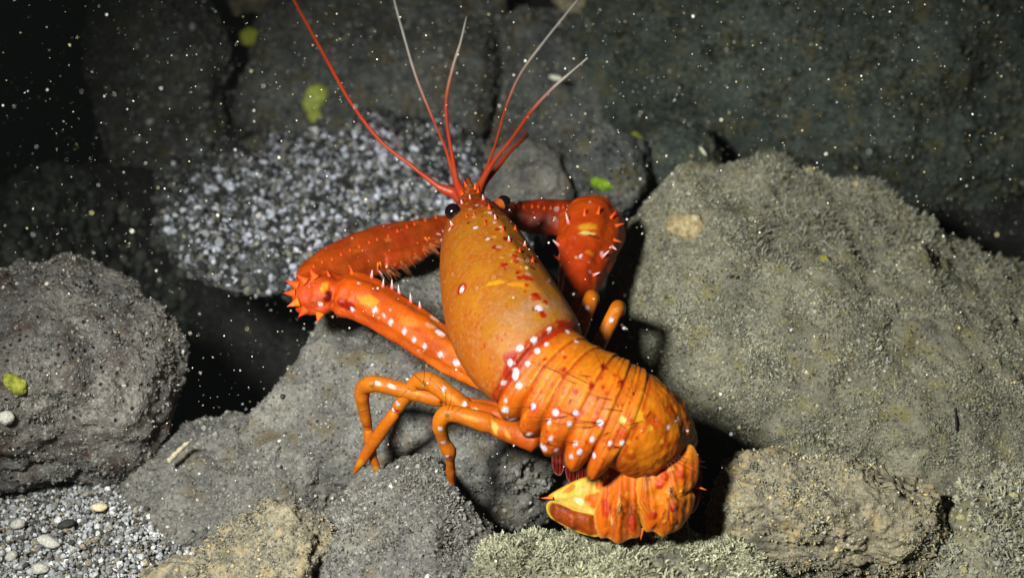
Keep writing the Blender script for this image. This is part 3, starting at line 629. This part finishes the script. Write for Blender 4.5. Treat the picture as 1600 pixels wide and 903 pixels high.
# left arm: upper arm with wrist, then the claw folded back in front of the head
armcol = grad((0, OR), (0.35, lin(224, 92, 16)), (0.7, lin(222, 78, 12)), (1, lin(226, 84, 20)))
arm, aV, aN = tube([Q(800, 612, 3.2, .3), Q(752, 582, 3.2, .42), Q(712, 556, 3.25, .50), Q(660, 521, 3.35, .56), Q(605, 485, 3.5, .60), Q(565, 463, 3.6, .64), Q(541, 459, 3.6, .62), Q(526, 457, 3.6, .50), Q(508, 456, 3.6, .62), Q(484, 456, 3.55, .60), Q(468, 458, 3.45, .46), Q(460, 460, 3.4, .22)],
    150, 64, armcol, 'claw_arm', LOB, flat=0.66, shape=ridged, red=0.3,
    marks=[(540, 478, 9, RED, (1, .4), 2), (575, 470, 9, YEL, (1, .4), 2.4), (640, 500, 10, lin(240, 130, 50), (1, .4), 2), (672, 508, 6, lin(240, 170, 140), (1, .4), 2), (516, 462, 7, DRED, (.5, -1), 2.2), (508, 445, 6, YEL, (.7, -1), 2.2), (500, 478, 4, WHT), (584, 484, 5, WHT), (611, 503, 4.5, WHT), (633, 517, 4, WHT), (644, 529, 4, WHT), (663, 542, 5, WHT), (685, 554, 5, WHT), (711, 566, 5, WHT), (690, 520, 6, WHT, (1, .7), 1.6), (680, 498, 5, lin(240, 180, 170), (1, .6), 1.8), (548, 484, 4, WHT), (600, 490, 3, WHT), (560, 440, 3, WHT)])
arm['label'] = 'left arm with spiny wrist'
for (x, y, dx, dy, ln, me) in [(462, 446, -1, -.4, .30, CONE_R), (458, 458, -1, 0, .26, CONE_R), (464, 474, -1, .4, .28, CONE_O), (475, 485, -.8, .8, .26, CONE_R), (490, 432, -.6, -1, .26, CONE_R), (475, 438, -.9, -.7, .3, CONE_R), (498, 492, -.3, 1, .2, CONE_O),
                               (582, 433, .1, -1, .24, CONE_W), (600, 445, .1, -1, .24, CONE_W), (614, 450, .0, -1, .28, CONE_W), (625, 458, -.1, -1, .28, CONE_W), (643, 468, -.1, -1, .26, CONE_W), (658, 478, -.1, -1, .2, CONE_W), (548, 425, -.3, -1, .24, CONE_R), (516, 430, -.4, -1, .2, CONE_R)]:
    p, n = seat(aV, aN, x, y); cone(arm, p, dx*RGT-dy*UPV-0.25*FWD, ln*(1.15 if x < 500 else 1), .13 if x < 500 else .055, me)
clawcol = grad((0, lin(206, 78, 14)), (0.3, lin(182, 70, 20)), (0.7, lin(176, 66, 22)), (1, lin(160, 54, 20)))
claw, cV, cN = tube([Q(478, 452, 3.2, .35), Q(498, 430, 3.2, .55), Q(545, 405, 3.1, .66), Q(600, 384, 3.0, .66), Q(650, 368, 2.95, .5), Q(690, 352, 2.9, .32), Q(725, 342, 2.9, .14)], 110, 56, clawcol, 'claw', arm, flat=0.6, shape=ridged, up=(0.1, -.5, 1), red=0.4,
    marks=[(560, 390, 4, lin(220, 110, 30), (1, -.4), 3), (610, 375, 3, lin(220, 120, 50), (1, -.4), 3)])
tube([Q(600, 408, 2.9, .26), Q(640, 400, 2.8, .28), Q(672, 384, 2.8, .2), Q(708, 362, 2.8, .06)], 60, 28, clawcol, 'claw_finger', arm, up=(0.1, -.5, 1), red=0.4)
for k in range(26):
    u = k/25; x = 590+110*u+RNG.uniform(-4, 4); y = 424-62*u+RNG.uniform(-8, 6); p, n = seat(cV, cN, x, y)
    cone(arm, p, (0.5+RNG.normal()*.3)*RGT-(0.7+RNG.normal()*.3)*UPV-0.3*FWD, RNG.uniform(.12, .28), .03, CONE_O if k % 3 else CONE_W)
for k in range(14):
    u = k/13; x = 490+190*u; y = 415-78*u; p, n = seat(cV, cN, x, y); cone(arm, p, -0.3*RGT+UPV, .12, .05, CONE_R)

# right arm
arm2, a2V, a2N = tube([Q(856, 540, 3.3, .3), Q(886, 488, 3.4, .40), Q(902, 452, 3.5, .46), Q(911, 418, 3.6, .58), Q(918, 385, 3.7, .74), Q(923, 360, 3.7, .82), Q(927, 347, 3.65, .84), Q(929, 339, 3.6, .72)], 120, 64, grad((0, lin(160, 44, 10)), (0.4, lin(196, 60, 12)), (0.8, lin(224, 86, 18)), (1, lin(214, 70, 14))),
    'claw_arm', LOB, flat=0.8, shape=ridged, red=0.3, up=(0.2, -.5, 1), marks=[(915, 352, 8, YEL, (1, .15), 2.6), (912, 360, 4, CREAM, (1, .2), 4.5), (930, 368, 3.5, DRED, (1, .3), 5), (925, 395, 6, lin(236, 120, 40), (1, .4), 2), (895, 455, 4, WHT), (905, 462, 4, WHT), (880, 430, 3.5, WHT), (940, 395, 4, WHT), (925, 425, 3.5, WHT), (870, 400, 3, WHT), (905, 400, 3, WHT)])
arm2['label'] = 'right arm, foreshortened, with spiny wrist'
for (x, y, dx, dy, ln, me) in [(888, 348, -.3, -1, .34, CONE_W), (915, 335, 0, -1, .26, CONE_R), (935, 332, .2, -1, .26, CONE_R), (955, 338, .7, -.9, .28, CONE_R), (964, 352, 1, -.3, .28, CONE_R), (962, 375, 1, .3, .26, CONE_R), (958, 385, .8, .6, .2, CONE_W), (868, 385, -.8, -.7, .26, CONE_W), (862, 400, -.9, -.5, .22, CONE_R), (944, 400, .6, -.6, .3, CONE_W), (930, 430, .8, -.4, .22, CONE_W)]:
    p, n = seat(a2V, a2N, x, y); cone(arm2, p, dx*RGT-dy*UPV-0.2*FWD, ln, .06, me)
claw2, c2V, c2N = tube([Q(945, 352, 3.3, .4), Q(915, 345, 3.2, .5), Q(870, 340, 3.1, .55), Q(825, 338, 3.0, .5), Q(785, 336, 3.0, .3), Q(755, 334, 3.0, .1)], 90, 48, grad((0, lin(180, 50, 10)), (0.4, lin(130, 34, 12)), (1, lin(120, 30, 12))), 'claw', arm2, flat=0.6, up=(0, -.5, 1), red=0.4)
for k in range(12):
    u = k/11; p, n = seat(c2V, c2N, 800+110*u, 322+4*u); cone(arm2, p, 0.1*RGT+UPV, .14, .04, CONE_R)

# walking legs
legcol = grad((0, lin(206, 84, 20)), (0.3, OR), (0.55, lin(232, 126, 30)), (1, lin(232, 116, 24)))
def leg(pts, marks, label=None):
    o, V, Nn = tube(pts, 130, 36, legcol, 'walking_leg', LOB, red=0.15, marks=marks, noise_amp=0.08, raise_h=0.004)
    return o
leg([Q(812, 640, 3.2, .26), Q(770, 640, 3.1, .24), Q(705, 627, 3.1, .20), Q(692, 624, 3.1, .17), Q(676, 621, 3.15, .21), Q(600, 602, 3.2, .21), Q(580, 600, 3.2, .23), Q(569, 606, 3.0, .22), Q(566, 622, 2.7, .19), Q(571, 650, 2.1, .16), Q(574, 668, 1.7, .13), Q(576, 680, 1.5, .15), Q(582, 712, 0.9, .13), Q(589, 733, 0.5, .09), Q(592, 742, 0.3, .03)],
    [(590, 598, 4, WHT), (608, 600, 3, WHT), (692, 624, 3, DRED, (.1, 1), 4), (578, 603, 4, lin(150, 100, 30)), (574, 668, 2.5, RED, (1, .1), 4), (650, 612, 3, lin(240, 150, 60), (1, .2), 4), (588, 735, 7, lin(240, 150, 50))])
leg([Q(818, 655, 3.1, .30), Q(772, 648, 3.1, .27), Q(742, 642, 3.2, .26), Q(733, 638, 3.2, .21), Q(722, 632, 3.25, .25), Q(690, 608, 3.5, .24), Q(672, 597, 3.55, .26), Q(658, 596, 3.5, .25), Q(648, 602, 3.35, .22), Q(626, 630, 2.8, .185), Q(618, 642, 2.55, .15), Q(610, 654, 2.35, .18), Q(578, 700, 1.3, .16), Q(562, 725, 0.8, .12), Q(553, 741, 0.45, .03)],
    [(660, 600, 4, lin(150, 100, 30)), (652, 608, 3, lin(150, 90, 30)), (636, 612, 4, WHT), (618, 630, 4, WHT), (613, 640, 3.5, WHT), (690, 606, 3, WHT), (728, 630, 4, WHT), (742, 638, 4, lin(240, 200, 160)), (733, 638, 3, DRED, (.3, 1), 4), (700, 618, 4, lin(240, 150, 60), (1, .6), 4), (618, 642, 2.5, RED, (1, .5), 3), (562, 725, 8, lin(240, 150, 50))])
leg([Q(838, 690, 3.0, .30), Q(812, 678, 3.1, .30), Q(785, 670, 3.2, .28), Q(772, 664, 3.25, .22), Q(758, 659, 3.3, .26), Q(720, 648, 3.4, .23), Q(702, 646, 3.4, .24), Q(691, 653, 3.3, .23), Q(688, 668, 3.0, .20), Q(694, 690, 2.5, .165), Q(702, 704, 2.2, .19), Q(704, 716, 1.9, .13), Q(704, 735, 1.4, .13), Q(707, 758, 0.8, .08), Q(709, 776, 0.4, .02)],
    [(697, 651, 4, lin(150, 100, 30)), (689, 672, 4, WHT), (695, 691, 4, WHT), (699, 715, 3.5, WHT), (771, 664, 5, lin(240, 190, 120), (.3, 1), 2.5), (735, 652, 4, lin(240, 150, 60), (1, .3), 4), (790, 680, 3.5, lin(240, 160, 90), (.4, 1), 3), (704, 716, 2.5, RED, (1, .2), 3)])
leg([Q(880, 560, 3.1, .3), Q(902, 520, 3.5, .25), Q(913, 496, 3.8, .22), Q(922, 472, 4.0, .23), Q(925, 465, 3.9, .21), Q(927, 467, 3.4, .17), Q(928, 470, 2.4, .14), Q(930, 472, 1.4, .06)], [(918, 480, 4, WHT), (911, 500, 4, YEL)])
leg([Q(905, 590, 3.2, .28), Q(930, 548, 3.6, .22), Q(948, 515, 3.9, .20), Q(961, 488, 4.2, .21), Q(966, 480, 4.1, .20), Q(968, 483, 3.6, .17), Q(969, 488, 2.6, .14), Q(971, 492, 1.6, .06)], [(955, 497, 4, WHT), (942, 528, 4, WHT), (964, 482, 5, lin(236, 150, 90))])

# eyes with their stalks
def eye(px, py, z, r, sx, sy, sz):
    c = PZ(px, py, z); D, F = ico(4)
    st, V, Nn = tube([[*PZ(sx, sy, sz), r*0.75], [*(0.5*(PZ(sx, sy, sz)+c)), r*0.9], [*c, r*0.86]], 20, 24, grad((0, RED), (1, lin(226, 120, 80))), 'eye_stalk', LOB)
    e = obj('eye', mk_mesh('eye', D*r, F), M_EYE, st); e.location = c
eye(708, 331, 5.92, .21, 738, 334, 5.6)
eye(787, 317, 5.35, .195, 764, 330, 5.3)

# antennae and antennules
def filament(name, pts, c0, c1, swap=0.6):
    cf = lambda u, th, V: c0*(1-np.clip((u-swap)/0.25, 0, 1))[:, None]+c1*np.clip((u-swap)/0.25, 0, 1)[:, None]
    tube(pts, 120, 10, cf, name, LOB, M_FIL, noise_amp=0.05, red=0.0)
FR = lin(146, 46, 20); PALE = lin(152, 145, 138)
filament('antenna', [Q(735, 325, 5.0, .20), Q(712, 304, 5.1, .16), Q(694, 296, 5.2, .13), Q(680, 288, 5.3, .08), Q(640, 257, 5.6, .055), Q(592, 218, 6.0, .05), Q(546, 157, 6.6, .048), Q(514, 100, 7.1, .052), Q(482, 42, 7.5, .046), Q(455, -8, 7.9, .042), Q(435, -60, 8.3, .036)], FR, FR)
filament('antenna', [Q(745, 320, 5.2, .18), Q(752, 294, 5.3, .11), Q(772, 268, 5.4, .065), Q(798, 236, 5.4, .055), Q(818, 217, 5.2, .05), Q(824, 210, 4.6, .045), Q(815, 205, 3.6, .035), Q(800, 200, 2.6, .02)], FR, FR)
filament('antennule', [Q(725, 315, 5.3, .12), Q(713, 288, 5.5, .075), Q(697, 235, 6.0, .038), Q(674, 180, 6.5, .034), Q(650, 120, 7.0, .032), Q(632, 60, 7.5, .03), Q(617, 5, 8.0, .026), Q(606, -45, 8.5, .02)], FR, PALE, 0.4)
filament('antennule', [Q(728, 312, 5.4, .16), Q(714, 285, 5.6, .095), Q(706, 240, 6.0, .05), Q(698, 190, 6.4, .046), Q(698, 150, 6.8, .046), Q(708, 105, 7.2, .04), Q(720, 65, 7.6, .03), Q(729, 26, 8.0, .016)], FR, PALE, 0.55)
filament('antennule', [Q(742, 310, 5.4, .12), Q(754, 280, 5.6, .06), Q(774, 225, 6.0, .034), Q(790, 170, 6.4, .032), Q(812, 118, 6.8, .03), Q(845, 72, 7.2, .03), Q(880, 28, 7.6, .028), Q(915, -15, 8.0, .022)], FR, PALE, 0.42)
filament('antennule', [Q(742, 312, 5.4, .16), Q(752, 286, 5.6, .10), Q(772, 252, 5.9, .06), Q(800, 217, 6.2, .046), Q(830, 175, 6.5, .05), Q(862, 140, 6.8, .042), Q(890, 115, 7.1, .03), Q(918, 91, 7.4, .014)], FR, PALE, 0.55)

# tail: curved plates with a real thickness
def plate(name, outline, z0, tilt, bulge, colf, thick=0.06, marks=None, raise_h=0.02, ribs=0.03, nrib=4.0):
    """outline in photo pixels on an inclined plane through height z0; a domed, thick shell"""
    pts = A(outline, float); K = np.concatenate([pts, pts[:1]]); m = len(pts)
    # closed spline
    n = 96; t = np.linspace(0, m, n, endpoint=False); i = t.astype(int); f = (t-i)[:, None]; g = lambda j: pts[j % m]
    p0, p1, p2, p3 = g(i-1), g(i), g(i+1), g(i+2)
    Cc = 0.5*((2*p1)+(-p0+p2)*f+(2*p0-5*p1+4*p2-p3)*f*f+(-p0+3*p1-3*p2+p3)*f**3)
    cen = Cc.mean(0); q0 = PZ(cen[0], cen[1], z0)
    nrm = A(tilt, float); nrm /= np.linalg.norm(nrm)
    def on(p):
        d = ray(p[0], p[1]); return CAM+d*(((q0-CAM)@nrm)/(d@nrm))
    E = A([on(p) for p in Cc]); c3 = on(cen)
    nr = 26; V = []
    for side in (1, -1):
        for k in range(nr):
            s = k/(nr-1)
            h = bulge*(1-s**2.2)
            e = c3+(E-c3)*s
            lat = (e-c3)@RGT; lat = lat/(np.abs((E-c3)@RGT).max()+1e-6)
            rd = ribs*np.cos(lat*nrib*math.pi)*(1-s**4)+0.02*np.cos(lat*23)*s*(1-s**8)
            V.append(e+nrm[None]*((h+rd)+(0 if side == 1 else -thick*(1-s**6)))[:, None])
    V = np.concatenate(V); half = nr*n; I = np.arange(half).reshape(nr, n); J = np.roll(I, -1, 1)
    F1 = np.stack([I[:-1], I[1:], J[1:], J[:-1]], -1).reshape(-1, 4); F2 = F1[:, ::-1]+half
    F = np.concatenate([F1, F2]); Nn = np.zeros_like(V); Nn[:half] = nrm; Nn[half:] = -nrm
    V[:half] += Nn[:half]*(fbm(V[:half]*2.5, 3)*0.05*np.repeat(1-np.linspace(0, 1, nr)**3, n))[:, None]
    s = np.tile(np.repeat(np.linspace(0, 1, nr), n), 2)
    C = colf(V, s)*(1+0.15*fbm(V*3, 3))[:, None]
    if marks: spots(V, Nn, C, marks, raise_h)
    o = obj(name, mk_mesh(name, V, F, shell_k(C)), M_SHELL, LOB); return o
def mottled(a, b, edge=None):
    def f(V, s):
        m = np.clip(0.5+fbm(V*2.0+1.3, 4)*1.2, 0, 1)[:, None]; c = a*(1-m)+b*m
        if edge is not None: e = np.clip((s-0.85)/0.12, 0, 1)[:, None]; c = c*(1-e)+edge*e
        return c
    return f
HOT = lin(238, 110, 20)
plate('tail_plate', [(996, 748), (1004, 730), (1022, 716), (1050, 708), (1078, 694), (1091, 714), (1092, 738), (1087, 757), (1079, 764), (1086, 776), (1080, 800), (1064, 824), (1047, 833), (1034, 838), (1022, 830), (1008, 829), (998, 806), (993, 775)], 3.0, (0.18, -0.86, 0.48), 0.34, mottled(lin(234, 104, 16), lin(242, 130, 34), lin(246, 150, 60)), 0.12,
      [(x, y, r, c) for (x, y, r, c) in [(1028, 756, 7, lin(212, 62, 8)), (1056, 792, 8, lin(212, 62, 8)), (1066, 738, 7, lin(212, 62, 8)), (1019, 806, 7, lin(214, 66, 10)), (1048, 771, 4, lin(242, 150, 54)), (1032, 788, 3.5, lin(242, 150, 54)), (1066, 768, 3, lin(242, 150, 54)), (1038, 817, 3.5, lin(242, 146, 56)), (1013, 765, 4, lin(242, 150, 54)), (1047, 731, 5, lin(242, 150, 54)), (1074, 718, 3, YEL), (1058, 815, 4, lin(214, 66, 10)), (1040, 745, 6, lin(214, 66, 10))]], 0.045, 0.03, 2.3)
plate('tail_fin', [(944, 752), (960, 738), (978, 734), (998, 748), (1003, 775), (1000, 806), (1001, 836), (984, 841), (966, 849), (950, 840), (936, 838), (928, 806), (936, 772)], 2.7, (-0.1, -0.85, 0.5), 0.28, mottled(HOT, lin(236, 108, 34), lin(238, 150, 90)), 0.08,
      [(966, 792, 4, lin(240, 160, 110), (.15, 1), 4), (952, 812, 3, lin(240, 160, 110), (.2, 1), 4), (985, 815, 8, lin(212, 62, 10), (.1, 1), 2), (945, 790, 8, lin(212, 62, 10), (.2, 1), 2), (982, 772, 3.5, lin(244, 160, 70))], 0.02, 0.045, 2.6)
plate('tail_fin', [(856, 776), (876, 762), (908, 747), (940, 740), (950, 760), (946, 792), (930, 806), (900, 798), (872, 786)], 2.5, (-0.35, -0.7, 0.62), 0.16, mottled(CREAM, lin(244, 190, 104), lin(240, 150, 50)), 0.08,
      [(930, 782, 12, HOT, (1, .2), 1.5), (938, 755, 8, HOT), (890, 762, 5, lin(236, 130, 40), (1, -.5), 2.6), (900, 782, 5, lin(250, 236, 190), (1, .2), 2)], 0.0, 0.015, 3)
plate('tail_fin', [(854, 788), (866, 782), (900, 796), (936, 806), (944, 830), (930, 838), (900, 830), (872, 816), (857, 804)], 2.1, (-0.3, -0.8, 0.5), 0.10, mottled(lin(170, 70, 20), lin(120, 50, 20), lin(240, 190, 90)), 0.08)
plate('tail_fin', [(1074, 700), (1094, 714), (1096, 752), (1090, 790), (1078, 800), (1072, 760)], 2.8, (0.55, -0.72, 0.42), 0.15, mottled(HOT, lin(200, 60, 12), lin(240, 120, 40)), 0.1)
plate('tail_base', [(942, 742), (946, 722), (962, 712), (984, 722), (998, 748), (992, 768), (972, 776), (950, 768)], 3.1, (-0.1, -0.8, 0.6), 0.28, mottled(lin(240, 120, 24), HOT, lin(244, 150, 50)), 0.12,
      [(960, 722, 5, CREAM), (983, 750, 4, LIL), (954, 748, 6, lin(206, 56, 10)), (948, 744, 3, WHT), (972, 735, 4, YEL)], 0.02, 0.0)
for (x, y, dx, dy, z) in [(862, 777, -1, .05, 2.4), (1004, 826, -.2, 1, 2.3), (1088, 760, 1, .3, 2.9), (940, 800, -.2, 1, 2.4)]:
    cone(LOB, PZ(x, y, z), dx*RGT-dy*UPV-.1*FWD, .28, .045, CONE_O)
# swimmerets: small translucent purple-red paddles below the abdomen side plates
for k, (x, y) in enumerate([(872, 726), (893, 738), (912, 742), (930, 748)]):
    plate('swimmeret', [(x-8, y-26), (x+8, y-28), (x+10, y), (x+4, y+16), (x-6, y+12), (x-10, y-6)], 2.6, (-0.2, -0.8, 0.55), 0.05, mottled(lin(110, 20, 20), lin(140, 40, 40), lin(150, 84, 96)), 0.05)

# bristles
def hairs(lst, name):
    Vs, Fs, Cs, n = [], [], [], 0
    for (p, d, L, bend, r, c) in lst:
        d = d/np.linalg.norm(d); s = np.cross(d, FWD); s /= np.linalg.norm(s)+1e-9; u = np.cross(s, d)
        for k in range(6):
            f = k/5; q = p+d*L*f+bend*L*f*f; rr = r*(1-0.75*f)
            for a in (0, 2.094, 4.189): Vs.append(q+s*math.cos(a)*rr+u*math.sin(a)*rr); Cs.append(c)
        for k in range(5):
            for a in range(3):
                b = n+k*3; Fs.append([b+a, b+(a+1) % 3, b+3+(a+1) % 3, b+3+a])
        n += 18
    return obj(name, mk_mesh(name, A(Vs), A(Fs), A(Cs)), M_FIL, LOB, kind='stuff')
H = []; HC = lin(70, 18, 8)
def hair(px, py, ex, ey, out=0.25, Vn=(bV, bN), z=None):
    if z is None: p, n = seat(Vn[0], Vn[1], px, py)
    else: p, n = PZ(px, py, z), -FWD
    d = ((ex-px)*RGT-(ey-py)*UPV)*0.0178-FWD*out; L = np.linalg.norm(d)
    H.append((p, d, L, (RNG.normal(size=3)*0.10), 0.010, HC*RNG.uniform(.5, 1.3)))
for a in [(924, 600, 848, 556), (884, 585, 815, 548), (885, 650, 815, 655), (936, 662, 850, 648), (927, 668, 870, 668), (900, 690, 830, 682), (975, 640, 935, 632), (965, 635, 955, 615), (990, 618, 987, 588), (990, 615, 984, 612), (972, 597, 966, 585), (973, 700, 945, 694), (944, 575, 930, 548), (870, 700, 845, 690), (860, 690, 830, 700), (1005, 742, 1000, 780), (1008, 742, 1004, 790), (1010, 742, 1014, 775), (1044, 718, 1060, 742), (1048, 716, 1080, 735), (1052, 714, 1090, 728), (1060, 712, 1092, 722), (1042, 720, 1052, 755), (1046, 760, 1060, 800), (1050, 758, 1056, 806), (1044, 765, 1066, 790), (1040, 795, 1026, 830), (1036, 800, 1034, 832), (1044, 800, 1042, 832), (968, 785, 960, 840), (955, 790, 948, 838), (985, 780, 990, 830), (902, 650, 870, 640), (831, 634, 800, 634), (945, 712, 925, 735), (927, 713, 915, 740)]:
    hair(*a, z=None if a[1] < 705 else 4.0-(a[1]-710)*0.011)
for k in range(16):                                        # finer bristles over the tail segments
    f = RNG.random(); x = 850+200*f+RNG.normal()*14; y = 600+70*f+RNG.normal()*38; hair(x, y, x-RNG.uniform(12, 34), y+RNG.normal()*9, 0.2)
for k in range(14):
    x = RNG.uniform(945, 1082); y = RNG.uniform(735, 800); hair(x, y, x+RNG.normal()*10, y+RNG.uniform(18, 40), 0.12, z=4.0-(y-710)*0.011)
for a in [(660, 598, 640, 575), (662, 598, 668, 560), (700, 640, 712, 615), (697, 635, 697, 600), (640, 606, 600, 640), (700, 690, 712, 720), (575, 640, 540, 650), (690, 610, 672, 590)]: hair(*a, z=3.9)
for k in range(40):
    y = RNG.uniform(360, 430); x = 700-(y-360)*1.5+RNG.uniform(-12, 12); H.append((PZ(x, y, 3.0), RGT*RNG.uniform(.2, 1.2)-UPV*RNG.uniform(.2, .9), RNG.uniform(.2, .5), RNG.normal(size=3)*.1, .012, lin(190, 110, 60)*RNG.uniform(.4, 1.2)))
hairs(H, 'bristles')

# ------------------------------------------------------------------ specks drifting in the water (stuff)
n = 22000
P = np.stack([RNG.uniform(-22, 26, n), RNG.uniform(-13, 30, n), RNG.uniform(-2, 13, n)], -1)
bV_, bF_ = ico(1)
sc = (0.0068*np.exp(RNG.normal(size=(n, 1))*0.6)).clip(0.002, 0.02)*RNG.uniform(0.6, 1.8, (n, 3))
V, F, C = stamp(bV_, bF_, P, rand_rot(n), sc, pick([lin(235, 232, 218), lin(170, 175, 180), lin(215, 200, 150)], [4, 2, 2], n))
obj('marine_snow', mk_mesh('marine_snow', V, F, C), M_SNOW, kind='stuff', label='pale specks drifting in the dark water', cat='particles')

# ------------------------------------------------------------------ the murky water
bm = bmesh.new(); bmesh.ops.create_cube(bm, size=1.0); me = bpy.data.meshes.new('haze'); bm.to_mesh(me); bm.free()
M_HAZE = bpy.data.materials.new('murky_water'); M_HAZE.use_nodes = True; _t = M_HAZE.node_tree
for nd in list(_t.nodes):
    if nd.type != 'OUTPUT_MATERIAL': _t.nodes.remove(nd)
_v = _t.nodes.new('ShaderNodeVolumePrincipled'); _v.inputs['Color'].default_value = (0.72, 0.84, 0.82, 1); _v.inputs['Density'].default_value = 0.00015; _v.inputs['Anisotropy'].default_value = 0.2
_t.links.new(_v.outputs[0], [x for x in _t.nodes if x.type == 'OUTPUT_MATERIAL'][0].inputs['Volume'])
hz = obj('haze', me, M_HAZE, kind='stuff'); hz.location = (0, 40, 14); hz.scale = (150, 170, 52)
